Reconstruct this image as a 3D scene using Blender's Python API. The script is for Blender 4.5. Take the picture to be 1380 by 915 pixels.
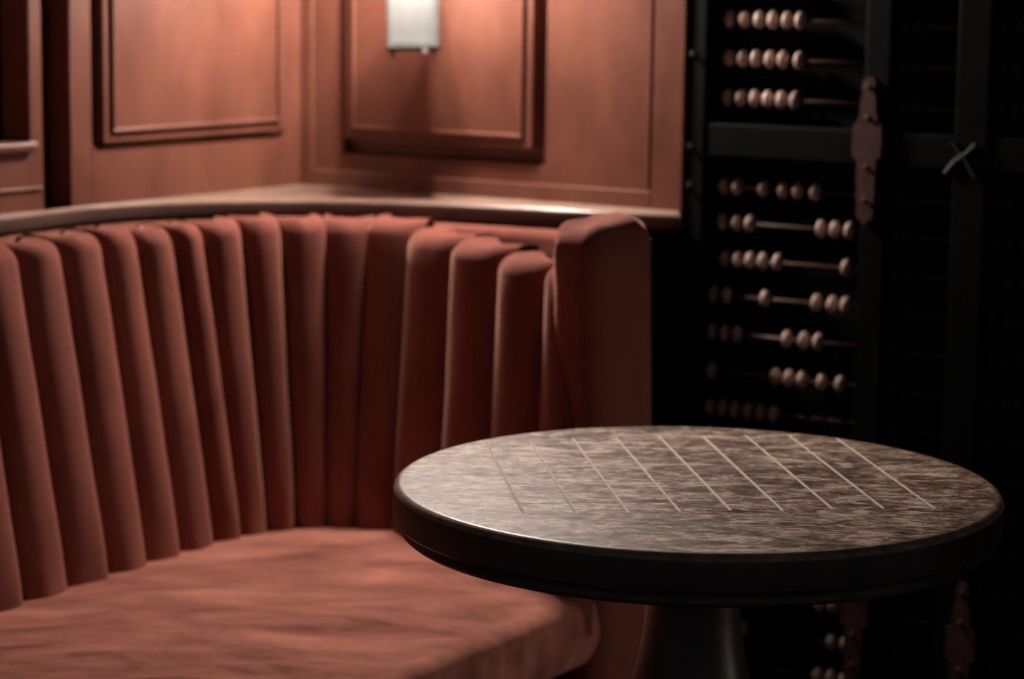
import bpy, bmesh, math, random
from mathutils import Vector, Matrix, noise

random.seed(7)
for o in list(bpy.data.objects):
    bpy.data.objects.remove(o, do_unlink=True)
SC = bpy.context.scene
COL = SC.collection

# ------------------------------------------------------------------ camera
cam_d = bpy.data.cameras.new('camera')
cam = bpy.data.objects.new('camera', cam_d)
COL.objects.link(cam)
SC.camera = cam
PITCH, ROLL = math.radians(8.87), 0.0137
U0 = Vector((0, math.sin(PITCH), math.cos(PITCH)))
FW = Vector((0, math.cos(PITCH), -math.sin(PITCH)))
R0 = Vector((1, 0, 0))
EU = R0 * math.cos(ROLL) + U0 * math.sin(ROLL)
EV = U0 * math.cos(ROLL) - R0 * math.sin(ROLL)
M = Matrix((EU, EV, -FW)).transposed().to_4x4()
M.translation = (0, 0, 1.35)
cam.matrix_world = M
cam_d.sensor_width = 36.0
cam_d.lens = 3330.0 / 1380.0 * 36.0
cam_d.dof.use_dof = True
cam_d.dof.focus_distance = 2.68
cam_d.dof.aperture_fstop = 4.0
cam_d.clip_start = 0.05

# ------------------------------------------------------------------ world and exposure
W = bpy.data.worlds.new('room_ambience')
SC.world = W
W.use_nodes = True
W.node_tree.nodes['Background'].inputs[0].default_value = (0.95, 0.97, 1.0, 1)
W.node_tree.nodes['Background'].inputs[1].default_value = 0.062
vs = SC.view_settings
vs.view_transform = 'Standard'
vs.look = 'None'
vs.gamma = 1.0
vs.exposure = 0.0
vs.use_curve_mapping = False

BULB_W = 2.4          # wall lantern
SPOT_W = 205.0          # globe wall lamp above the lantern, out of the frame
FILL_W = 17.0          # added fill spotlight for the bench front, out of the frame

# ------------------------------------------------------------------ materials
def nt(name):
    m = bpy.data.materials.new(name)
    m.use_nodes = True
    t = m.node_tree
    b = t.nodes['Principled BSDF']
    return m, t, b

def add(t, kind, **kw):
    n = t.nodes.new(kind)
    for k, v in kw.items():
        setattr(n, k, v)
    return n

def pos_noise(t, scale, rot=0.0, detail=4.0, rough=0.55, nscale=1.0):
    g = add(t, 'ShaderNodeNewGeometry')
    mp = add(t, 'ShaderNodeMapping')
    mp.inputs['Rotation'].default_value = (0, 0, rot)
    mp.inputs['Scale'].default_value = scale
    n = add(t, 'ShaderNodeTexNoise')
    n.inputs['Scale'].default_value = nscale
    n.inputs['Detail'].default_value = detail
    n.inputs['Roughness'].default_value = rough
    t.links.new(g.outputs['Position'], mp.inputs['Vector'])
    t.links.new(mp.outputs['Vector'], n.inputs['Vector'])
    return n

def ramp(t, src, stops):
    r = add(t, 'ShaderNodeValToRGB')
    e = r.color_ramp.elements
    while len(e) < len(stops):
        e.new(0.5)
    for i, (p, c) in enumerate(stops):
        e[i].position = p
        e[i].color = (*c, 1) if len(c) == 3 else c
    t.links.new(src, r.inputs['Fac'])
    return r

def bump(t, b, src, strength, dist):
    n = add(t, 'ShaderNodeBump')
    n.inputs['Strength'].default_value = strength
    n.inputs['Distance'].default_value = dist
    t.links.new(src, n.inputs['Height'])
    t.links.new(n.outputs['Normal'], b.inputs['Normal'])

def mat_simple(name, c, rough, metal=0.0, spec=0.5, var=0.0, scale=(20, 20, 20), bmp=0.0):
    m, t, b = nt(name)
    b.inputs['Base Color'].default_value = (*c, 1)
    b.inputs['Roughness'].default_value = rough
    b.inputs['Metallic'].default_value = metal
    b.inputs['Specular IOR Level'].default_value = spec
    n = pos_noise(t, scale)
    lo = tuple(x * (1 - var) for x in c)
    hi = tuple(min(1, x * (1 + var)) for x in c)
    r = ramp(t, n.outputs['Fac'], [(0.3, lo), (0.7, hi)])
    t.links.new(r.outputs['Color'], b.inputs['Base Color'])
    if bmp:
        bump(t, b, n.outputs['Fac'], bmp, 0.004)
    return m

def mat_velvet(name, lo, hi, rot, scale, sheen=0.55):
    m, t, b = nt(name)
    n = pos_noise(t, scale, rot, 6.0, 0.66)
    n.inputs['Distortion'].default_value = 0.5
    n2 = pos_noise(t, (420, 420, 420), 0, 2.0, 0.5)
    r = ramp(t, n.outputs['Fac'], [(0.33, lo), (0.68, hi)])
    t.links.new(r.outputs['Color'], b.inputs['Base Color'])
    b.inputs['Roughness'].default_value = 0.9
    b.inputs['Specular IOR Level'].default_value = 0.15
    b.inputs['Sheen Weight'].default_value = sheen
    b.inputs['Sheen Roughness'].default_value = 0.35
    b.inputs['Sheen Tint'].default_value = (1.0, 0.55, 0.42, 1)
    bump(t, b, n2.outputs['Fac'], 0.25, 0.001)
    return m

def mat_wall():
    m, t, b = nt('oxblood_paint')
    n = pos_noise(t, (9, 9, 4.0), 0.4, 6.0, 0.65)
    r = ramp(t, n.outputs['Fac'], [(0.33, (0.125, 0.040, 0.026)), (0.68, (0.21, 0.074, 0.047))])
    t.links.new(r.outputs['Color'], b.inputs['Base Color'])
    b.inputs['Roughness'].default_value = 0.40
    b.inputs['Specular IOR Level'].default_value = 0.65
    n2 = pos_noise(t, (38, 38, 14), 0, 3.0, 0.5)
    bump(t, b, n2.outputs['Fac'], 0.12, 0.003)
    return m

def mat_table():
    m, t, b = nt('worn_table_wood')
    n1 = pos_noise(t, (13, 30, 20), 0.10, 6.0, 0.68)
    n1.inputs['Distortion'].default_value = 1.2
    n2 = pos_noise(t, (55, 150, 60), 0.10, 5.0, 0.7)
    n2.inputs['Distortion'].default_value = 0.8
    mx = add(t, 'ShaderNodeMix', data_type='FLOAT')
    mx.inputs[0].default_value = 0.5
    t.links.new(n1.outputs['Fac'], mx.inputs[2])
    t.links.new(n2.outputs['Fac'], mx.inputs[3])
    r = ramp(t, mx.outputs[0], [(0.42, (0.055, 0.030, 0.021)), (0.475, (0.20, 0.120, 0.084)),
                                (0.52, (0.38, 0.25, 0.18)), (0.565, (0.82, 0.66, 0.53))])
    t.links.new(r.outputs['Color'], b.inputs['Base Color'])
    rr = ramp(t, mx.outputs[0], [(0.35, (0.40, 0.40, 0.40)), (0.65, (0.58, 0.58, 0.58))])
    t.links.new(rr.outputs['Color'], b.inputs['Roughness'])
    sr = ramp(t, mx.outputs[0], [(0.40, (0.12, 0.12, 0.12)), (0.60, (0.65, 0.65, 0.65))])
    t.links.new(sr.outputs['Color'], b.inputs['Specular IOR Level'])
    bump(t, b, mx.outputs[0], 0.5, 0.003)
    return m

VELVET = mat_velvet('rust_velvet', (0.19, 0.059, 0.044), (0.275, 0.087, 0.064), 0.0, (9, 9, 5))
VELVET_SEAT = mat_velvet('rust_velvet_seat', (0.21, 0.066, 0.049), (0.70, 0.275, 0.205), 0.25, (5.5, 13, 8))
PAINT = mat_wall()
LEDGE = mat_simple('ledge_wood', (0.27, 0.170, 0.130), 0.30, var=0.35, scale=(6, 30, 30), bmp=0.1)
LEDGE_SHADED = mat_simple('shaded_ledge_face', (0.075, 0.042, 0.033), 0.45, var=0.3, scale=(6, 6, 60))  # ledge wood darkened, shade of the front face put into the colour
TABLE = mat_table()
TABLE_DARK = mat_simple('dark_table_wood', (0.045, 0.026, 0.02), 0.38, var=0.5, scale=(30, 30, 9), bmp=0.15)
TABLE_EDGE = mat_simple('table_edge_highlight', (0.30, 0.205, 0.155), 0.42, var=0.45, scale=(50, 50, 50), bmp=0.1)  # pale roundover, the rim highlight is put into its colour
GROOVE = mat_simple('lit_worn_groove_wood', (0.80, 0.68, 0.58), 0.7, var=0.15, scale=(60, 60, 60))  # pale worn wood, brightened for the light the grooves catch
LACQUER = mat_simple('black_lacquer', (0.0048, 0.0055, 0.0055), 0.5, spec=0.12, var=0.3, scale=(12, 12, 4), bmp=0.05)
BACKING = mat_simple('black_backing', (0.009, 0.0098, 0.0098), 0.9, spec=0.05, var=0.2)
RODWOOD = mat_simple('rod_wood', (0.105, 0.05, 0.037), 0.5, var=0.3)
BEADWOOD = mat_simple('bead_wood', (0.52, 0.37, 0.31), 0.30, var=0.25, scale=(40, 40, 40))
BEADWOOD_SHADED = mat_simple('shaded_bead_wood', (0.03, 0.02, 0.018), 0.6, var=0.3, scale=(40, 40, 40))  # bead wood darkened, the shade beside the posts put into its colour
PLATE = mat_simple('copper_plate', (0.085, 0.034, 0.028), 0.6, var=0.35, scale=(40, 40, 40))
IRON = mat_simple('grey_iron', (0.05, 0.05, 0.05), 0.55, metal=0.3, var=0.3)
DARKROD = mat_simple('dark_bar', (0.03, 0.015, 0.012), 0.5, var=0.2)
FLOORM = mat_simple('dark_floor', (0.035, 0.025, 0.02), 0.5, var=0.4, scale=(3, 30, 3))
CEILM = mat_simple('dark_ceiling', (0.03, 0.028, 0.027), 0.8, var=0.2)
BLACKGLASS = mat_simple('dark_glass', (0.006, 0.007, 0.010), 0.15, var=0.1)
TRIMWHITE = mat_simple('shade_trim', (0.70, 0.71, 0.70), 0.6, var=0.05)

def mat_shade(name, through):
    m, t, b = nt(name)
    out = t.nodes['Material Output']
    t.nodes.remove(b)
    n = pos_noise(t, (60, 60, 25), 0, 3)
    r = ramp(t, n.outputs['Fac'], [(0.3, (0.60, 0.62, 0.63)), (0.7, (0.68, 0.69, 0.68))])
    tl = add(t, 'ShaderNodeBsdfTranslucent')
    df = add(t, 'ShaderNodeBsdfDiffuse')
    tp = add(t, 'ShaderNodeBsdfTransparent')
    mx = add(t, 'ShaderNodeMixShader')
    mx2 = add(t, 'ShaderNodeMixShader')
    t.links.new(r.outputs['Color'], tl.inputs['Color'])
    t.links.new(r.outputs['Color'], df.inputs['Color'])
    mx.inputs[0].default_value = 0.20
    t.links.new(df.outputs[0], mx.inputs[1])
    t.links.new(tl.outputs[0], mx.inputs[2])
    mx2.inputs[0].default_value = through
    t.links.new(mx.outputs[0], mx2.inputs[1])
    t.links.new(tp.outputs[0], mx2.inputs[2])
    t.links.new(mx2.outputs[0], out.inputs['Surface'])
    return m

SHADE = mat_shade('shade_fabric', 0.03)
SHADE_SIDE = mat_shade('shade_fabric_thin', 0.25)
SHADE_BACK = mat_shade('shade_fabric_back', 0.25)

def mat_bulb():
    m, t, b = nt('lit_bulb')
    b.inputs['Emission Color'].default_value = (1.0, 0.88, 0.74, 1)
    b.inputs['Emission Strength'].default_value = 6.0
    return m
BULBM = mat_bulb()

# ------------------------------------------------------------------ helpers
LOC = {}

def obj(name, bm, mat, parent=None, smooth=None, origin=None, mats=None):
    """link a bmesh given in world coordinates as one mesh object (origin at its own base)"""
    bm.normal_update()
    vs_ = [v.co for v in bm.verts]
    lo = Vector((min(v.x for v in vs_), min(v.y for v in vs_), min(v.z for v in vs_)))
    hi = Vector((max(v.x for v in vs_), max(v.y for v in vs_), max(v.z for v in vs_)))
    c = Vector(origin) if origin is not None else Vector(((lo.x + hi.x) / 2, (lo.y + hi.y) / 2, lo.z))
    for v in bm.verts:
        v.co -= c
    me = bpy.data.meshes.new(name)
    bm.to_mesh(me)
    bm.free()
    for m in (mats or [mat]):
        me.materials.append(m)
    o = bpy.data.objects.new(name, me)
    COL.objects.link(o)
    place(o, c, parent)
    if smooth is not None:
        for p in me.polygons:
            p.use_smooth = True
        me.set_sharp_from_angle(angle=math.radians(smooth))
    return o

def place(o, world, parent=None):
    world = Vector(world)
    LOC[o.name] = world
    if parent is not None:
        o.parent = parent
        o.location = world - LOC[parent.name]
    else:
        o.location = world

def empty(name, loc, label=None, cat=None, group=None, kind=None):
    o = bpy.data.objects.new(name, None)
    COL.objects.link(o)
    o.empty_display_size = 0.05
    place(o, loc)
    tag(o, label, cat, group, kind)
    return o

def tag(o, label=None, cat=None, group=None, kind=None):
    if label: o['label'] = label
    if cat: o['category'] = cat
    if group: o['group'] = group
    if kind: o['kind'] = kind
    return o

def box(bm, o, ax, ay, az, x0, x1, y0, y1, z0, z1, bev=0.0):
    """box in a frame (origin o, axes ax, ay, az)"""
    vs_ = []
    for z in (z0, z1):
        for x, y in ((x0, y0), (x1, y0), (x1, y1), (x0, y1)):
            vs_.append(bm.verts.new(o + ax * x + ay * y + az * z))
    f = [(0, 1, 2, 3), (4, 5, 6, 7), (0, 1, 5, 4), (1, 2, 6, 5), (2, 3, 7, 6), (3, 0, 4, 7)]
    fs = [bm.faces.new([vs_[i] for i in q]) for q in f]
    bmesh.ops.recalc_face_normals(bm, faces=fs)
    if bev:
        es = list({e for q in fs for e in q.edges})
        bmesh.ops.bevel(bm, geom=es, offset=bev, segments=2, affect='EDGES', profile=0.5)

def tube(bm, pts, r, n=8, cap=True):
    rings = []
    for i, p in enumerate(pts):
        a = pts[max(i - 1, 0)]
        b = pts[min(i + 1, len(pts) - 1)]
        d = (b - a).normalized()
        ref = Vector((0, 0, 1)) if abs(d.z) < 0.9 else Vector((1, 0, 0))
        u = d.cross(ref).normalized()
        v = d.cross(u)
        rings.append([bm.verts.new(p + (u * math.cos(k * 2 * math.pi / n) + v * math.sin(k * 2 * math.pi / n)) * r) for k in range(n)])
    for A, B in zip(rings, rings[1:]):
        for k in range(n):
            bm.faces.new((A[k], A[(k + 1) % n], B[(k + 1) % n], B[k]))
    if cap:
        bm.faces.new(rings[0][::-1])
        bm.faces.new(rings[-1])
    bmesh.ops.recalc_face_normals(bm, faces=bm.faces[:])

def lathe(bm, center, prof, n=64):
    rings = []
    for r, z in prof:
        if r < 1e-5:
            rings.append([bm.verts.new(center + Vector((0, 0, z)))])
        else:
            rings.append([bm.verts.new(center + Vector((r * math.cos(2 * math.pi * k / n), r * math.sin(2 * math.pi * k / n), z))) for k in range(n)])
    for A, B in zip(rings, rings[1:]):
        if len(A) == 1 and len(B) == 1:
            continue
        for k in range(n):
            k2 = (k + 1) % n
            if len(A) == 1:
                bm.faces.new((A[0], B[k], B[k2]))
            elif len(B) == 1:
                bm.faces.new((A[k], A[k2], B[0]))
            else:
                bm.faces.new((A[k], A[k2], B[k2], B[k]))
    if len(rings[0]) > 1:
        bm.faces.new(rings[0][::-1])
    if len(rings[-1]) > 1:
        bm.faces.new(rings[-1])
    bmesh.ops.recalc_face_normals(bm, faces=bm.faces[:])

def prism(bm, pts, z0, z1):
    a = [bm.verts.new((p[0], p[1], z0)) for p in pts]
    b = [bm.verts.new((p[0], p[1], z1)) for p in pts]
    n = len(pts)
    fs = [bm.faces.new(a[::-1]), bm.faces.new(b)]
    for i in range(n):
        fs.append(bm.faces.new((a[i], a[(i + 1) % n], b[(i + 1) % n], b[i])))
    bmesh.ops.recalc_face_normals(bm, faces=fs)
    return fs

def catmull(pts, per):
    out = []
    n = len(pts)
    for i in range(n - 1):
        p0, p1, p2, p3 = (Vector(pts[max(i - 1, 0)]), Vector(pts[i]), Vector(pts[i + 1]), Vector(pts[min(i + 2, n - 1)]))
        for k in range(per):
            t = k / per
            out.append(0.5 * ((2 * p1) + (p2 - p0) * t + (2 * p0 - 5 * p1 + 4 * p2 - p3) * t * t + (3 * p1 - p0 - 3 * p2 + p3) * t ** 3))
    out.append(Vector(pts[-1]))
    return out

Z = Vector((0, 0, 1))
KC = Vector((-0.367, 4.282, 0))                       # the room corner behind the bench
EL, NL = Vector((-0.594, -0.805, 0)).normalized(), Vector((0.805, -0.594, 0)).normalized()
ER, NR = Vector((0.866, -0.500, 0)).normalized(), Vector((-0.500, -0.866, 0)).normalized()
TOPZ = 2.6

# ------------------------------------------------------------------ setting: floor, ceiling, walls
bm = bmesh.new(); prism(bm, [(-3.2, -1.0), (3.6, -1.0), (3.6, 5.2), (-3.2, 5.2)], -0.1, 0.0)
tag(obj('floor', bm, FLOORM), 'dark wooden floor of the bar nook', kind='structure')
bm = bmesh.new(); prism(bm, [(-3.2, -1.0), (3.6, -1.0), (3.6, 5.2), (-3.2, 5.2)], TOPZ, TOPZ + 0.1)
tag(obj('ceiling', bm, CEILM), 'dark ceiling above the bar nook', kind='structure')

def wall_piece(name, parent, O, A, N, s0, s1, d0, d1, z0, z1, mat=None, bev=0.0, smooth=None):
    bm = bmesh.new()
    box(bm, O, A, N, Z, s0, s1, d0, d1, z0, z1, bev)
    return obj(name, bm, mat or PAINT, parent)

def raised_panel(parent, O, A, N, s0, s1, z0, z1, proud, inset):
    wall_piece('raised_panel', parent, O, A, N, s0, s1, -0.0225, proud, z0, z1, bev=0.0025, smooth=40)
    w = 0.0075
    for (a0, a1, b0, b1) in ((s0 + inset, s1 - inset, z0 + inset, z0 + inset + w), (s0 + inset, s1 - inset, z1 - inset - w, z1 - inset),
                             (s0 + inset, s0 + inset + w, z0 + inset + w, z1 - inset - w), (s1 - inset - w, s1 - inset, z0 + inset + w, z1 - inset - w)):
        wall_piece('panel_bead', parent, O, A, N, a0, a1, proud - 0.0005, proud + 0.0065, b0, b1, bev=0.0028, smooth=60)

# left wall: panelled unit, recess, and the unit with the dark pane
bm = bmesh.new()
box(bm, KC, EL, NL, Z, 0.0, 0.545, -0.12, -0.022, 0.0, TOPZ)
wl = obj('wall_left', bm, PAINT)
tag(wl, 'left panelled wall painted glossy oxblood red', kind='structure')
for q in ((0.0, 0.046, 0.0, TOPZ), (0.499, 0.545, 0.0, TOPZ)):
    wall_piece('stile', wl, KC, EL, NL, q[0], q[1], -0.022, 0.0, q[2], q[3], bev=0.002, smooth=60)
for q in ((0.046, 0.499, 0.0, 1.041), (0.046, 0.499, 1.79, TOPZ)):
    wall_piece('rail', wl, KC, EL, NL, q[0], q[1], -0.022, 0.0, q[2], q[3])
raised_panel(wl, KC, EL, NL, 0.056, 0.483, 1.0465, 1.78, 0.010, 0.0155)
wall_piece('recess_back', wl, KC, EL, NL, 0.545, 0.603, -0.12, -0.10, 0.0, TOPZ, DARKROD)
wall_piece('recess_batten', wl, KC, EL, NL, 0.576, 0.603, -0.10, -0.030, 0.0, TOPZ, DARKROD)
wall_piece('stile', wl, KC, EL, NL, 0.603, 0.629, -0.12, 0.0, 1.042, TOPZ, bev=0.002)
wall_piece('lower_board', wl, KC, EL, NL, 0.603, 3.0, -0.12, 0.0, 0.0, 1.042)
wall_piece('rail_bead', wl, KC, EL, NL, 0.606, 3.0, 0.0, 0.004, 0.981, 0.987, bev=0.0015)
wall_piece('stile', wl, KC, EL, NL, 1.05, 3.0, -0.12, 0.0, 1.042, TOPZ)
bm = bmesh.new(); box(bm, KC, EL, NL, Z, 0.629, 1.05, -0.075, -0.06, 1.042, TOPZ)
w1 = tag(obj('window_1', bm, BLACKGLASS), 'dark glass pane in the left wall above a red sill', kind='structure')
wall_piece('window_sill', w1, KC, EL, NL, 0.622, 1.05, -0.06, 0.012, 1.042, 1.057, bev=0.004, smooth=60)
wall_piece('window_frame', w1, KC, EL, NL, 0.700, 0.712, -0.06, -0.01, 1.057, TOPZ, bev=0.002)

# right wall
bm = bmesh.new()
box(bm, KC, ER, NR, Z, -0.138, 0.735, -0.12, -0.022, 0.0, TOPZ)
wr = obj('wall_right', bm, PAINT)
tag(wr, 'right panelled wall painted glossy oxblood red, behind the lantern', kind='structure')
for q in ((0.0, 0.084, 0.0, TOPZ), (0.482, 0.735, 0.0, TOPZ)):
    wall_piece('field_board', wr, KC, ER, NR, q[0], q[1], -0.022, 0.0, q[2], q[3])
for q in ((0.084, 0.482, 0.0, 1.008), (0.084, 0.482, 1.80, TOPZ)):
    wall_piece('rail', wr, KC, ER, NR, q[0], q[1], -0.022, 0.0, q[2], q[3])
raised_panel(wr, KC, ER, NR, 0.093, 0.462, 1.035, 1.78, 0.010, 0.0155)
wall_piece('stile', wr, KC, ER, NR, 0.0, 0.024, 0.0, 0.006, 0.9225, TOPZ, bev=0.0025, smooth=60)
wall_piece('stile', wr, KC, ER, NR, 0.680, 0.735, 0.0, 0.006, 0.9225, TOPZ, bev=0.0025, smooth=60)
wall_piece('stile_bead', wr, KC, ER, NR, 0.667, 0.674, -0.001, 0.003, 0.98, TOPZ, bev=0.0015, smooth=60)
wall_piece('shade_board', wr, KC, ER, NR, 0.60, 0.737, 0.0, 0.008, 0.0, 0.9215, BACKING)  # added black board standing in for the shade below the ledge
wall_piece('bottom_rail', wr, KC, ER, NR, 0.024, 0.680, 0.0, 0.006, 0.9225, 0.978, bev=0.0025, smooth=60)

bm = bmesh.new(); box(bm, KC, ER, NR, Z, 1.562, 3.6, -0.12, -0.02, 0.0, TOPZ)
tag(obj('wall_back', bm, CEILM), 'plain dark wall beyond the abacus screen', kind='structure')

# ledge capping the bench back, curved front
front = [(-1.42, 2.71), (-1.24, 2.95), (-1.06, 3.19), (-0.95, 3.38), (-0.86, 3.535), (-0.771, 3.690), (-0.726, 3.771), (-0.688, 3.835), (-0.640, 3.895), (-0.587, 3.940), (-0.520, 3.975), (-0.452, 3.995), (-0.345, 4.011),
         (-0.235, 4.010), (-0.116, 3.985), (0.001, 3.949), (0.116, 3.905), (0.190, 3.885), (0.262, 3.869)]
fr = catmull([(p[0], p[1], 0) for p in front], 5)
e1 = KC + ER * 0.733 + NR * 0.006
back = [(e1.x, e1.y), (KC.x, KC.y)] + [((KC + EL * t).x, (KC + EL * t).y) for t in (0.4, 1.9)]
bm = bmesh.new()
prism(bm, [(p.x, p.y) for p in fr] + back, 0.922, 0.950)
es = [e for e in bm.edges if abs(e.verts[0].co.z - e.verts[1].co.z) < 1e-5 and e.calc_length() < 0.09]
bmesh.ops.bevel(bm, geom=es, offset=0.006, segments=3, affect='EDGES', profile=0.5, clamp_overlap=True)
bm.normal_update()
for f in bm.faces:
    f.material_index = 0 if f.normal.z > 0.1 else 1  # upward faces pale, the rest take the shaded colour
tag(obj('trim_1', bm, LEDGE, smooth=25, mats=[LEDGE, LEDGE_SHADED]), 'curved wooden ledge capping the wall behind the velvet bench', kind='structure')

# ------------------------------------------------------------------ the velvet bench
PT = [(-0.686, 3.600), (-0.635, 3.670), (-0.593, 3.725), (-0.542, 3.780), (-0.501, 3.820), (-0.440, 3.865), (-0.378, 3.900), (-0.304, 3.930), (-0.224, 3.930),
      (-0.143, 3.895), (-0.072, 3.790), (0.000, 3.680), (0.070, 3.580), (0.127, 3.500)]
PB = [(-0.601, 3.500), (-0.560, 3.575), (-0.519, 3.645), (-0.473, 3.705), (-0.443, 3.755), (-0.399, 3.800), (-0.348, 3.830), (-0.292, 3.845), (-0.233, 3.840),
      (-0.165, 3.800), (-0.089, 3.700), (-0.015, 3.590), (0.057, 3.485), (0.118, 3.400)]
for i in range(12):
    a, b = PT[0], PB[0]
    PT.insert(0, (a[0] - 0.047, a[1] - 0.074))
    PB.insert(0, (b[0] - 0.046, b[1] - 0.078))
bench = empty('velvet_bench', (-0.3, 3.4, 0), 'curved rust velvet corner bench with vertical channel tufted back', 'bench')

def make_channel(i):
    a0, b0, a1, b1 = Vector((*PB[i], 0)), Vector((*PB[i + 1], 0)), Vector((*PT[i], 0)), Vector((*PT[i + 1], 0))
    ztop = 0.932 + random.uniform(-0.004, 0.004) - {1: 0.022, 2: 0.022, 3: 0.018, 4: 0.008, 5: 0.003}.get(len(PT) - 1 - i, 0)
    zb, zt = 0.40, 0.92
    bm = bmesh.new()
    nu, rings = 18, []
    R = 0.024
    D_BACK = 0.055
    seed = i * 3.17
    wid = (b1 - a1).length
    bul = 0.048
    prof = [(0.40 + (ztop - R - 0.40) * k / 16, 0.0, 1.0) for k in range(17)]
    for k in range(1, 7):
        ph = k / 6 * math.pi / 2
        prof.append((ztop - R + R * math.sin(ph), R * (1 - math.cos(ph)), 1 - 0.10 * (1 - math.cos(ph))))
    prof.append((ztop - 0.001, R + 0.028, 0.86))
    prof.append((ztop - 0.010, R + 0.052, 0.80))
    prof.append((ztop - 0.030, R + 0.058, 0.80))
    prof.append((ztop - 0.110, R + 0.060, 0.90))
    for (z, pull, ws) in prof:
        t = (min(z, ztop) - 0.45) / (0.92 - 0.45)
        A, B = a0.lerp(a1, t), b0.lerp(b1, t)
        run = (B - A).normalized()
        inn = Vector((run.y, -run.x, 0))
        mid = (A + B) / 2
        half = (B - A).length / 2 * 1.05
        ring = []
        for k in range(nu + 1):
            u = -1 + 2 * k / nu
            us = math.sin(u * math.pi / 2)
            prof_d = (1 - abs(us) ** 2.4) ** 0.5
            depth = bul * prof_d
            low = max(0, 1 - abs(z - 0.455) / 0.05)
            depth *= 1 - 0.12 * low * (0.5 + 0.5 * math.sin(u * 7 + seed))
            p = mid + run * (us * half * ws) + inn * (depth - min(pull, depth + D_BACK))
            nz = noise.noise(Vector((p.x * 22, p.y * 22, z * 7 + seed)))
            crease = noise.noise(Vector((u * 2.5 + seed, z * 42, seed))) * max(0, 1 - (ztop - z) / 0.07)
            p += inn * (nz * 0.0016 + crease * 0.0035)
            p.z = z + crease * 0.0025
            ring.append(bm.verts.new(p))
        rings.append(ring)
    for A, B in zip(rings, rings[1:]):
        for k in range(nu):
            bm.faces.new((A[k], A[k + 1], B[k + 1], B[k]))
    bmesh.ops.recalc_face_normals(bm, faces=bm.faces[:])
    return obj('back_channel', bm, VELVET, bench, smooth=75)

for i in range(len(PT) - 1):
    make_channel(i)

# back shell under the ledge: padded rail with a deck between rail and channels
railp = catmull([(-1.275, 2.69, 0), (-0.985, 3.15, 0), (-0.878, 3.345, 0), (-0.790, 3.500, 0), (-0.740, 3.70, 0), (-0.700, 3.765, 0), (-0.640, 3.855, 0), (-0.560, 3.922, 0), (-0.452, 3.962, 0), (-0.345, 3.978, 0),
                 (-0.235, 3.976, 0), (-0.116, 3.950, 0), (0.001, 3.905, 0), (0.105, 3.845, 0), (0.175, 3.80, 0)], 6)
bm = bmesh.new()
rings = []
for i, p in enumerate(railp):
    d = (railp[min(i + 1, len(railp) - 1)] - railp[max(i - 1, 0)]).normalized()
    inn = Vector((d.y, -d.x, 0))
    ring = []
    for (o_, z) in ((0.012, 0.52), (0.012, 0.905), (0.008, 0.915), (0.0, 0.9185), (-0.010, 0.9195), (-0.022, 0.919), (-0.026, 0.90), (-0.026, 0.52)):
        q = p + inn * o_
        ring.append(bm.verts.new((q.x, q.y, z + 0.0012 * noise.noise(q * 30))))
    rings.append(ring)
for A, B in zip(rings, rings[1:]):
    for k in range(7):
        bm.faces.new((A[k], A[k + 1], B[k + 1], B[k]))
bmesh.ops.recalc_face_normals(bm, faces=bm.faces[:])
obj('back_rail', bm, VELVET, bench, smooth=60)

# deck closing the gap behind the channels
bm = bmesh.new()
top_path = catmull([(p[0], p[1], 0) for p in PT], 6)
nA = len(top_path)
prev = None
for i, p in enumerate(top_path):
    q = railp[round(i * (len(railp) - 1) / (nA - 1))]
    w_ = (p - q).normalized() * 0.02
    a = bm.verts.new((p.x + w_.x, p.y + w_.y, 0.880)); b = bm.verts.new((q.x, q.y, 0.880))
    if prev:
        bm.faces.new((prev[0], a, b, prev[1]))
    prev = (a, b)
bmesh.ops.solidify(bm, geom=bm.faces[:], thickness=0.012)
bmesh.ops.recalc_face_normals(bm, faces=bm.faces[:])
obj('back_deck', bm, VELVET, bench)

# padded end post closing the right end of the back
EO = Vector((0.122, 3.400, 0)); EW = Vector((0.80, 0.60, 0)); EB = Vector((-0.60, 0.80, 0))
bm = bmesh.new()
nw, rings = 28, []
wid, thick, ztop, R = 0.128, 0.115, 0.985, 0.042
loop = []
def rrect(w, t, r, n=7):
    pts = []
    for cx, cy, a0 in ((w - r, r, -90), (w - r, t - r, 0), (r, t - r, 90), (r, r, 180)):
        for k in range(n):
            a = math.radians(a0 + 90 * k / (n - 1))
            pts.append((cx + r * math.cos(a), cy + r * math.sin(a)))
    return pts
base = rrect(wid, thick, R)
lv = [(z, 0.0) for z in (0.0, 0.2, 0.40, 0.47, 0.55, 0.63, 0.71, 0.78, 0.84, 0.88, 0.91, 0.935)]
for k in range(1, 7):
    ph = k / 6 * math.pi / 2
    lv.append((0.935 + 0.045 * math.sin(ph), 0.030 * (1 - math.cos(ph))))
for z, ins in lv:
    ring = []
    for (x, y) in base:
        cx, cy = wid / 2, thick / 2
        sx = (cx - ins) / cx; sy = (cy - ins) / cy
        lean = 0.02 * max(0, (z - 0.45) / 0.5)
        p = EO + EW * (cx + (x - cx) * sx) + EB * (cy + (y - cy) * sy + lean)
        w_ = max(0, 1 - (0.98 - z) / 0.13)
        dn = noise.noise(Vector((x * 40, y * 40, z * 30))) * (0.001 + 0.006 * w_)
        p += (Vector((p.x, p.y, 0)) - (EO + EW * cx + EB * (cy + lean))).normalized() * dn
        p.z = z + dn * 0.6 + 0.012 * w_ * (x / wid - 0.5)
        ring.append(bm.verts.new(p))
    rings.append(ring)
n = len(base)
for A, B in zip(rings, rings[1:]):
    for k in range(n):
        bm.faces.new((A[k], A[(k + 1) % n], B[(k + 1) % n], B[k]))
bm.faces.new(rings[0][::-1])
c = sum((v.co for v in rings[-1]), Vector()) / n + Vector((0, 0, 0.004))
cv = bm.verts.new(c)
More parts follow.
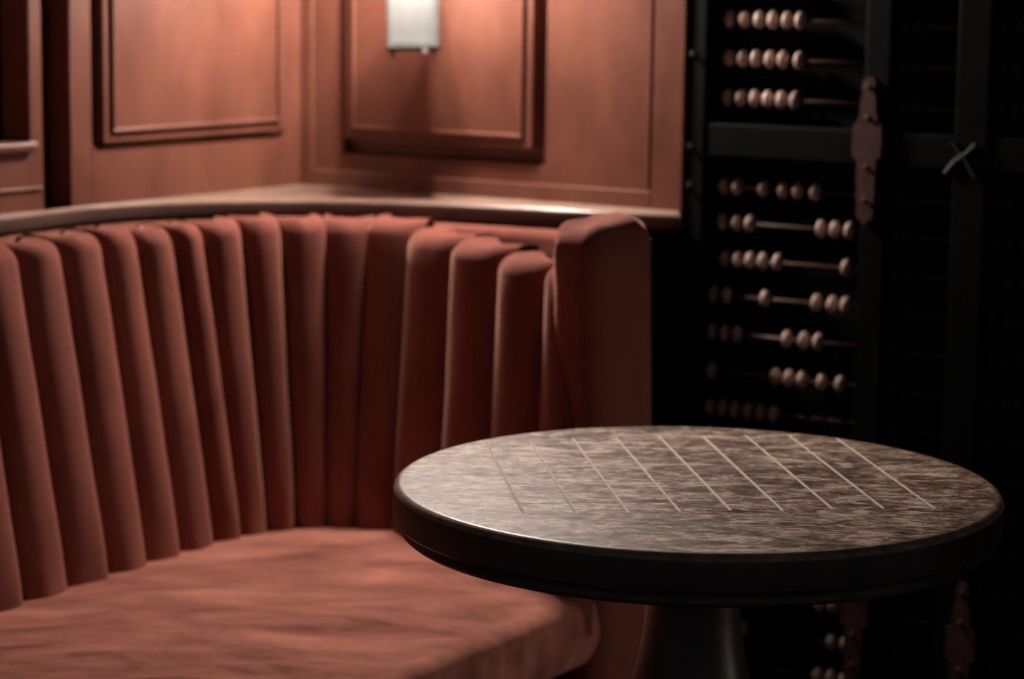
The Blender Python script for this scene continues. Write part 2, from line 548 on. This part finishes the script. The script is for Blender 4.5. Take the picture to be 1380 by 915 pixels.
for k in range(n):
    bm.faces.new((rings[-1][k], rings[-1][(k + 1) % n], cv))
bmesh.ops.recalc_face_normals(bm, faces=bm.faces[:])
obj('end_post', bm, VELVET, bench, smooth=70)
# outer back of the right wing, from the end post back to the wall
bm = bmesh.new()
p0 = EO + EW * 0.085 + EB * 0.11
p1 = Vector((0.205, 3.85, 0)); 
d = (p1 - p0).normalized(); nn = Vector((d.y, -d.x, 0))
box(bm, p0, d, nn, Z, 0, (p1 - p0).length, -0.012, 0.012, 0.0, 0.915, 0.006)
obj('outer_back', bm, VELVET, bench, smooth=60)

# seat cushion
FN = Vector((0.84, -0.543, 0)).normalized(); FT = Vector((-0.543, -0.84, 0)).normalized(); F0 = Vector((0.147, 3.448, 0))
bpath = catmull([(p[0], p[1], 0) for p in PB], 9)
bpath[-1] = Vector((0.124, 3.412, 0))
L = [0]
for a, b in zip(bpath, bpath[1:]):
    L.append(L[-1] + (b - a).length)
bm = bmesh.new()
cols = []
NT = 56
for i, p in enumerate(bpath):
    s = L[i] / L[-1]
    t = 1.45 * (1 - s) ** 1.42
    f = F0 + FT * t
    if t < 0.05:
        f -= FN * (0.05 - t) ** 2 * 5
    j0, j1 = max(i - 1, 0), min(i + 1, len(bpath) - 1)
    run = (bpath[j1] - bpath[j0]).normalized()
    out = Vector((-run.y, run.x, 0))
    p = p + out * 0.012
    f_in = f - FN * 0.028
    col = []
    for k in range(NT + 1):
        q = p.lerp(f_in, k / NT)
        dist = min(k / NT, 1) 
        crown = 0.014 * math.sin(math.pi * min(1, dist * 1.02)) 
        ca, sa = math.cos(0.22), math.sin(0.22)
        xx, yy = q.x * ca + q.y * sa, -q.x * sa + q.y * ca
        st = noise.fractal(Vector((xx * 3.2, yy * 15, 1.3)), 0.9, 2.1, 3)
        st += 0.6 * noise.noise(Vector((xx * 7, yy * 46, 4.1))) * max(0, min(1, (3.45 - q.y) / 0.3))
        amp = 0.004 + 0.0055 * max(0, min(1, (3.35 - q.y) / 0.4))
        ed = min(1.0, (k / NT) * 5)
        col.append(bm.verts.new((q.x, q.y, 0.450 + crown + st * amp * ed)))
    wr_ = 0.004 * noise.noise(Vector((t * 14, 3.1, 0)))
    for k in range(1, 8):
        ph = k / 7 * math.pi / 2
        q = f_in + FN * (0.028 * math.sin(ph) + wr_)
        col.append(bm.verts.new((q.x, q.y, 0.450 - 0.028 * (1 - math.cos(ph)))))
    for (o_, z) in ((0.031, 0.405), (0.030, 0.385), (0.026, 0.365), (0.016, 0.350), (0.0, 0.342), (-0.05, 0.338)):
        q = f_in + FN * (o_ + wr_ + 0.004 * noise.noise(Vector((t * 9, z * 40, 7))))
        col.append(bm.verts.new((q.x, q.y, z)))
    cols.append(col)
for A, B in zip(cols, cols[1:]):
    for k in range(len(A) - 1):
        bm.faces.new((A[k], A[k + 1], B[k + 1], B[k]))
bmesh.ops.recalc_face_normals(bm, faces=bm.faces[:])
bm.faces.new(cols[-1]); bm.faces.new(cols[0])
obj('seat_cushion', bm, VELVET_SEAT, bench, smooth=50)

# plinth under the cushion
bm = bmesh.new()
box(bm, F0, FT, FN, Z, -0.02, 1.42, -0.12, -0.075, 0.0, 0.345)
obj('plinth', bm, VELVET, bench)

# ------------------------------------------------------------------ round table with a carved board
TC = Vector((0.215, 2.795, 0))
tb = empty('round_table', TC, 'round dark wooden pedestal table with a carved board grid on its worn top', 'table')
RT = 0.350
prof = [(RT - 0.028, 0.706), (RT - 0.004, 0.707), (RT, 0.711), (RT, 0.740)]
for k in range(1, 7):
    ph = k / 6 * math.pi / 2
    prof.append((RT - 0.010 * (1 - math.cos(ph)), 0.740 + 0.010 * math.sin(ph)))
bm = bmesh.new()
lathe(bm, TC, prof, 128)
for f in bm.faces:
    zc_ = f.calc_center_median().z
    f.material_index = 0 if zc_ > 0.74995 else (3 if zc_ > 0.7425 else 1)
top = obj('tabletop', bm, TABLE, tb, mats=[TABLE, TABLE_DARK, GROOVE, TABLE_EDGE], origin=TC)
for p in top.data.polygons:
    p.use_smooth = True

A_, B_, C_, D_ = (Vector((-0.033, 3.033, 0)), Vector((0.407, 3.108, 0)), Vector((0.016, 2.617, 0)), Vector((0.470, 2.675, 0)))
def cutter(lines, w, dep, mi):
    bm = bmesh.new()
    for (p, q) in lines:
        d = (q - p).normalized(); s = Vector((d.y, -d.x, 0)) * (w / 2) * 3.0
        zt, zb = 0.750 + dep * 2.0, 0.750 - dep
        a = [bm.verts.new(p + s + Z * zt), bm.verts.new(p - s + Z * zt), bm.verts.new(p + d * 0.004 + Z * zb)]
        b = [bm.verts.new(q + s + Z * zt), bm.verts.new(q - s + Z * zt), bm.verts.new(q - d * 0.004 + Z * zb)]
        bm.faces.new(a); bm.faces.new(b[::-1])
        for k in range(3):
            bm.faces.new((a[k], b[k], b[(k + 1) % 3], a[(k + 1) % 3]))
    bmesh.ops.recalc_face_normals(bm, faces=bm.faces[:])
    for v in bm.verts:
        v.co -= TC
    for f in bm.faces:
        f.material_index = mi
    me = bpy.data.meshes.new('cut'); bm.to_mesh(me); bm.free()
    for m_ in (TABLE, TABLE_DARK, GROOVE, TABLE_EDGE):
        me.materials.append(m_)
    o = bpy.data.objects.new('cut', me); COL.objects.link(o); o.location = TC
    return o
long_l, cross_l = [], []
for i in range(9):
    u = i / 8
    j0, j1 = random.uniform(-0.012, 0.012), random.uniform(-0.010, 0.010)
    p, q = A_.lerp(B_, u), C_.lerp(D_, u)
    long_l.append((p + (q - p) * j0, q + (q - p) * j1))
    p, q = A_.lerp(C_, u), B_.lerp(D_, u)
    cross_l.append((p.lerp(q, -0.005), p.lerp(q, 1.0)))
cuts = [cutter(long_l, 0.0042, 0.0008, 2), cutter(cross_l, 0.0012, 0.0008, 1)]
for c_ in cuts:
    md = top.modifiers.new('carve', 'BOOLEAN')
    md.operation = 'DIFFERENCE'; md.object = c_; md.solver = 'EXACT'
bpy.context.view_layer.update()
dg = bpy.context.evaluated_depsgraph_get()
me2 = bpy.data.meshes.new_from_object(top.evaluated_get(dg))
top.modifiers.clear()
top.data = me2
me2.name = 'tabletop'
me2.set_sharp_from_angle(angle=math.radians(24))
for p in me2.polygons:
    p.use_smooth = p.material_index in (1, 3) and 0.707 < p.center.z < 0.7497 and abs(p.normal.z) < 0.985
for c_ in cuts:
    bpy.data.objects.remove(c_, do_unlink=True)

bm = bmesh.new()
lathe(bm, TC, [(0.30, 0.690), (RT - 0.014, 0.691), (RT - 0.009, 0.695), (RT - 0.009, 0.701), (RT - 0.013, 0.706), (RT - 0.03, 0.7062)], 128)
obj('lower_moulding', bm, TABLE_DARK, tb, smooth=40)
bm = bmesh.new()
lathe(bm, TC, [(0.105, 0.0), (0.20, 0.0), (0.205, 0.012), (0.20, 0.03), (0.17, 0.05), (0.135, 0.09), (0.11, 0.16), (0.10, 0.22), (0.094, 0.30), (0.088, 0.38), (0.081, 0.45), (0.074, 0.50), (0.065, 0.535), (0.0585, 0.565), (0.055, 0.60), (0.0545, 0.65), (0.0545, 0.6905)], 64)
obj('pedestal', bm, TABLE_DARK, tb, smooth=40)

# ------------------------------------------------------------------ wall lantern
LP = KC + ER * 0.288 + NR * 0.10
LZ = 1.196
lan = empty('wall_lantern', (LP.x, LP.y, LZ), 'white fabric wall lantern with dark bottom bar glowing on the right wall panel', 'wall lamp')
tilt = Matrix.Rotation(math.radians(2.0), 3, Vector((0, -1, 0)))
LX = tilt @ Vector((1, 0.05, 0)).normalized(); LY = Vector((-0.05, 1, 0)).normalized(); LZv = LX.cross(LY).normalized()
LO = Vector((LP.x, LP.y, LZ))
hw, hd, hh = 0.0415, 0.036, 0.155
def lbox(name, mat, x0, x1, y0, y1, z0, z1, bev=0.0):
    bm = bmesh.new(); box(bm, LO, LX, LY, LZv, x0, x1, y0, y1, z0, z1, bev)
    return obj(name, bm, mat, lan)
lbox('front_pane', SHADE, -hw, hw, -hd, -hd + 0.0008, 0.003, hh)
lbox('back_pane', SHADE_BACK, -hw, hw, hd - 0.0008, hd, 0.003, hh)
lbox('side_pane', SHADE_SIDE, -hw, -hw + 0.0008, -hd, hd, 0.003, hh)
lbox('side_pane', SHADE_SIDE, hw - 0.0008, hw, -hd, hd, 0.003, hh)
for x0, x1, z0, z1 in ((-hw, hw, 0.003, 0.013), (-hw, -hw + 0.007, 0.013, hh), (hw - 0.007, hw, 0.013, hh), (-hw, hw, hh, hh + 0.008)):
    lbox('shade_border', SHADE, x0, x1, -hd - 0.0022, -hd - 0.0002, z0, z1)
lbox('bottom_plate', DARKROD, -hw - 0.002, hw + 0.002, -hd - 0.002, hd + 0.002, -0.003, 0.003)
for sx in (-1, 1):
    bm = bmesh.new()
    tube(bm, [LO + LX * (sx * 0.034) + LY * (-hd) + LZv * z for z in (-0.002, -0.008)], 0.004, 8)
    tube(bm, [LO + LX * (sx * 0.034) + LY * (-hd) + LZv * z for z in (-0.008, -0.013)], 0.0022, 8)
    obj('finial', bm, DARKROD, lan, smooth=50)
bm = bmesh.new()
tube(bm, [LO + LX * 0.018 + LY * (-hd - 0.002) + LZv * z for z in (0.001, -0.007)], 0.0045, 8)
obj('tassel', bm, TRIMWHITE, lan, smooth=50)
bm = bmesh.new()
pw = KC + ER * 0.3136
tube(bm, [Vector((pw.x, pw.y, 1.40)), Vector((pw.x, pw.y, 1.40)) + NR * 0.05, LO + LZv * 0.20 + NR * -0.0, LO + LZv * 0.115], 0.006, 8)
obj('bracket', bm, IRON, lan, smooth=50)
bm = bmesh.new()
box(bm, KC, ER, NR, Z, 0.285, 0.335, 0.012, 0.024, 1.36, 1.44, 0.004)
obj('wall_plate', bm, IRON, lan, smooth=50)
bulb_c = LO + LZv * 0.115
bm = bmesh.new()
bmesh.ops.create_uvsphere(bm, u_segments=16, v_segments=10, radius=0.0125, matrix=Matrix.Translation(bulb_c))
ob = obj('bulb', bm, BULBM, lan, smooth=180)
ob.visible_shadow = True
ld = bpy.data.lights.new('lantern_light', 'POINT')
ld.energy = BULB_W
ld.color = (1.0, 0.89, 0.78)
ld.shadow_soft_size = 0.028
lo_ = bpy.data.objects.new('lantern_light', ld)
COL.objects.link(lo_)
lo_.location = bulb_c

# ------------------------------------------------------------------ abacus screen
SO = KC + ER * 0.0
scr = empty('abacus_screen', KC + ER * 1.1, 'tall black lacquer screen filled with abacus rods and wooden beads', 'screen')
S0, S1 = 0.738, 1.56
def sbox(name, s0, s1, d0, d1, z0, z1, mat=LACQUER, bev=0.002):
    bm = bmesh.new(); box(bm, KC, ER, NR, Z, s0, s1, d0, d1, z0, z1, bev)
    return obj(name, bm, mat, scr)
sbox('backing_board', S0, S1, -0.075, -0.055, 0.0, 2.2, BACKING, 0)
for a, b in ((0.738, 0.768), (1.035, 1.075), (1.181, 1.232), (1.515, 1.56)):
    sbox('post', a, b, -0.055, 0.0, 0.0, 2.2)
OPEN = [(0.768, 1.035), (1.075, 1.181), (1.232, 1.515)]
for a, b in OPEN:
    sbox('rail', a, b, -0.050, -0.003, 1.040, 1.091)
    sbox('rail', a, b, -0.050, -0.003, 0.0, 0.14)
    sbox('rail', a, b, -0.050, -0.003, 2.12, 2.2)
RODD = -0.029
bead_me = None
def bead_mesh(mat):
    bm = bmesh.new()
    pr = []
    for k in range(9):
        a = -math.pi / 2 + math.pi * k / 8
        pr.append((max(0.0028, 0.0142 * math.cos(a) ** 0.75 if math.cos(a) > 1e-6 else 0.0028), 0.0068 * math.sin(a)))
    lathe(bm, Vector(), pr, 14)
    rot = Z.rotation_difference(ER).to_matrix()
    for v in bm.verts:
        v.co = rot @ v.co
    me = bpy.data.meshes.new('bead')
    bm.to_mesh(me); bm.free()
    me.materials.append(mat)
    for p in me.polygons: p.use_smooth = True
    return me
BEAD, BEAD_SHADED = bead_mesh(BEADWOOD), bead_mesh(BEADWOOD_SHADED)
rods_me = {}
def rod(s0, s1, z, beads, bm_=None):
    key = round(s1 - s0, 3)
    c = KC + ER * ((s0 + s1) / 2) + NR * RODD + Z * z
    if key not in rods_me:
        bm = bmesh.new()
        h = key / 2 + 0.002
        tube(bm, [ER * (-h), Vector(), ER * h], 0.0026, 8)
        me = bpy.data.meshes.new('rod'); bm.to_mesh(me); bm.free()
        me.materials.append(RODWOOD)
        for p in me.polygons: p.use_smooth = True
        rods_me[key] = me
    r = bpy.data.objects.new('rod', rods_me[key]); COL.objects.link(r)
    place(r, c, scr)
    for s in beads:
        b = bpy.data.objects.new('bead', bm_ or BEAD); COL.objects.link(b)
        place(b, KC + ER * s + NR * RODD + Z * (z + 0.0008), r)
ROWS = {1.253: [0.795, 0.820, 0.845, 0.868, 0.892, 0.914], 1.192: [0.796, 0.819, 0.841, 0.865, 0.887, 0.914], 1.130: [0.795, 0.817, 0.841, 0.863, 0.886, 0.909],
        0.990: [0.793, 0.815, 0.860, 0.894, 0.919, 0.948], 0.933: [0.791, 0.816, 0.839, 0.960, 0.983, 1.007], 0.875: [0.797, 0.820, 0.841, 0.863, 0.888, 1.004],
        0.816: [0.779, 0.802, 0.869, 0.956, 0.983, 1.005], 0.755: [0.778, 0.800, 0.822, 0.908, 0.937, 0.961], 0.692: [0.778, 0.890, 0.913, 0.936, 0.970, 1.001],
        0.633: [0.778, 0.800, 0.822, 0.844, 0.866, 0.888]}
zs = [1.253 + 0.061 * k for k in range(6, 0, -1)] + list(ROWS) + [0.633 - 0.0595 * k for k in range(1, 8)]
for z in zs:
    if z in ROWS:
        bs = ROWS[z]
    else:
        bs = [0.780 + 0.0225 * k for k in range(random.randint(2, 5))]
        bs += [1.024 - 0.0225 * k for k in range(6 - len(bs))]
    rod(0.768, 1.035, z, bs)
    rod(1.075, 1.181, z - 0.003, [1.087, 1.1095] if z < 1.3 else [1.087], BEAD_SHADED)
    rod(1.232, 1.515, z - 0.002, [1.244 + 0.0225 * k for k in range(3)] + [1.36 + 0.0225 * k for k in range(3)], BEAD_SHADED)

# carved hanging plates on the posts
def hasp(s, zc, scale=1.0):
    half = [(0.000, 0.112), (0.006, 0.110), (0.010, 0.104), (0.011, 0.094), (0.008, 0.088), (0.0115, 0.080), (0.013, 0.060), (0.0165, 0.042), (0.0225, 0.040), (0.0235, 0.020),
            (0.0225, -0.008), (0.0190, -0.012), (0.0150, -0.014), (0.0150, -0.050), (0.0130, -0.054), (0.0150, -0.064), (0.0125, -0.086), (0.0145, -0.092), (0.0120, -0.102), (0.006, -0.108), (0.0, -0.114)]
    pts = half + [(-x, z) for x, z in half[-2:0:-1]]
    bm = bmesh.new()
    f = [bm.verts.new(KC + ER * (s + x * scale) + NR * 0.006 + Z * (zc + z * scale)) for x, z in pts]
    b = [bm.verts.new(KC + ER * (s + x * scale) + NR * 0.0 + Z * (zc + z * scale)) for x, z in pts]
    n = len(pts)
    bm.faces.new(f); bm.faces.new(b[::-1])
    for k in range(n):
        bm.faces.new((f[k], b[k], b[(k + 1) % n], f[(k + 1) % n]))
    for x, z in ((0, 0.097), (0, 0.05), (0, -0.025), (0, -0.075)):
        bmesh.ops.create_uvsphere(bm, u_segments=8, v_segments=6, radius=0.0042, matrix=Matrix.Translation(KC + ER * (s + x) + NR * 0.006 + Z * (zc + z * scale)))
    bmesh.ops.recalc_face_normals(bm, faces=bm.faces[:])
    return tag(obj('ornament_plate', bm, PLATE, scr, smooth=30), 'reddish carved ornament plate')
hasp(1.044, 1.062)
hasp(1.050, 0.330)
hasp(1.300 - 0.075, 0.30)

# bolts on the left post and the crossed latch on the third post
for z in (1.055, 0.993, 0.86, 1.20):
    bm = bmesh.new()
    tube(bm, [KC + ER * 0.746 + NR * d + Z * z for d in (0.0, 0.004, 0.007)], 0.0035, 10)
    obj('bolt', bm, IRON, scr, smooth=50)
lc = KC + ER * 1.195 + NR * 0.003 + Z * 1.058
for pts in ([(-0.016, 0.024), (-0.006, 0.012), (0.002, 0.004), (0.010, -0.010), (0.022, -0.028)], [(0.020, 0.022), (0.010, 0.010), (0.0, 0.003), (-0.012, -0.006), (-0.026, -0.024)]):
    bm = bmesh.new()
    tube(bm, [lc + ER * x + Z * z for x, z in pts], 0.0025, 8)
    obj('latch_wire', bm, IRON, scr, smooth=50)

# ------------------------------------------------------------------ globe lamp on the wall above the lantern (out of the frame)
PP = KC + ER * 0.345 + NR * 0.135 + Z * 1.56
pen = empty('globe_wall_lamp', PP, 'small glass globe lamp on a dark arm above the white lantern', 'wall lamp')
bm = bmesh.new(); box(bm, KC, ER, NR, Z, 0.29, 0.37, 0.012, 0.024, 1.62, 1.70, 0.003); obj('wall_plate', bm, DARKROD, pen, smooth=40)
bm = bmesh.new(); tube(bm, [KC + ER * 0.33 + NR * 0.02 + Z * 1.66, KC + ER * 0.345 + NR * 0.115 + Z * 1.672, PP + Z * 0.095, PP + Z * 0.05], 0.006, 8); obj('arm', bm, DARKROD, pen, smooth=40)
bm = bmesh.new(); lathe(bm, PP, [(0.0, 0.066), (0.022, 0.064), (0.024, 0.045), (0.016, 0.030), (0.0, 0.028)], 20); obj('socket', bm, DARKROD, pen, smooth=40)
bm = bmesh.new(); bmesh.ops.create_uvsphere(bm, u_segments=20, v_segments=12, radius=0.030, matrix=Matrix.Translation(PP)); gl = obj('globe', bm, BULBM, pen, smooth=180)
gl.visible_shadow = True
pd = bpy.data.lights.new('globe_light', 'POINT')
pd.energy = SPOT_W; pd.color = (1.0, 0.89, 0.79); pd.shadow_soft_size = 0.034
po = bpy.data.objects.new('globe_light', pd); COL.objects.link(po); po.location = PP

# added fill spotlight, unseen, brightens the seat front and end post
QP = Vector((1.9, 2.6, 0.68))
QX = (Vector((0.05, 3.30, 0.52)) - QP).normalized()
fill_root = empty('fill_spotlight', (QP.x, QP.y, 0), 'added fill spotlight, unseen, on a low floor stand beside the abacus screen', 'spotlight')
bm = bmesh.new(); tube(bm, [Vector((QP.x, QP.y, 0.01)), QP - Z * 0.04], 0.008, 8); obj('stem', bm, DARKROD, fill_root)
bm = bmesh.new(); lathe(bm, Vector((QP.x, QP.y, 0)), [(0.10, 0.0), (0.10, 0.012), (0.02, 0.02), (0.0, 0.02)], 32); obj('base', bm, DARKROD, fill_root, smooth=40)
bm = bmesh.new()
lathe(bm, Vector(), [(0.0, -0.07), (0.035, -0.066), (0.045, -0.055), (0.045, 0.05), (0.041, 0.05), (0.041, -0.02), (0.0, -0.022)], 24)
q = Z.rotation_difference(QX).to_matrix()
for v in bm.verts:
    v.co = QP + q @ v.co
obj('lamp_can', bm, DARKROD, fill_root, smooth=40)
fd = bpy.data.lights.new('fill_light', 'SPOT')
fd.energy = FILL_W; fd.color = (1.0, 0.82, 0.70); fd.shadow_soft_size = 0.12; fd.spot_size = math.radians(36); fd.spot_blend = 0.7
fo = bpy.data.objects.new('fill_light', fd); COL.objects.link(fo); fo.location = QP + QX * 0.06
fo.rotation_euler = QX.to_track_quat('-Z', 'Y').to_euler()
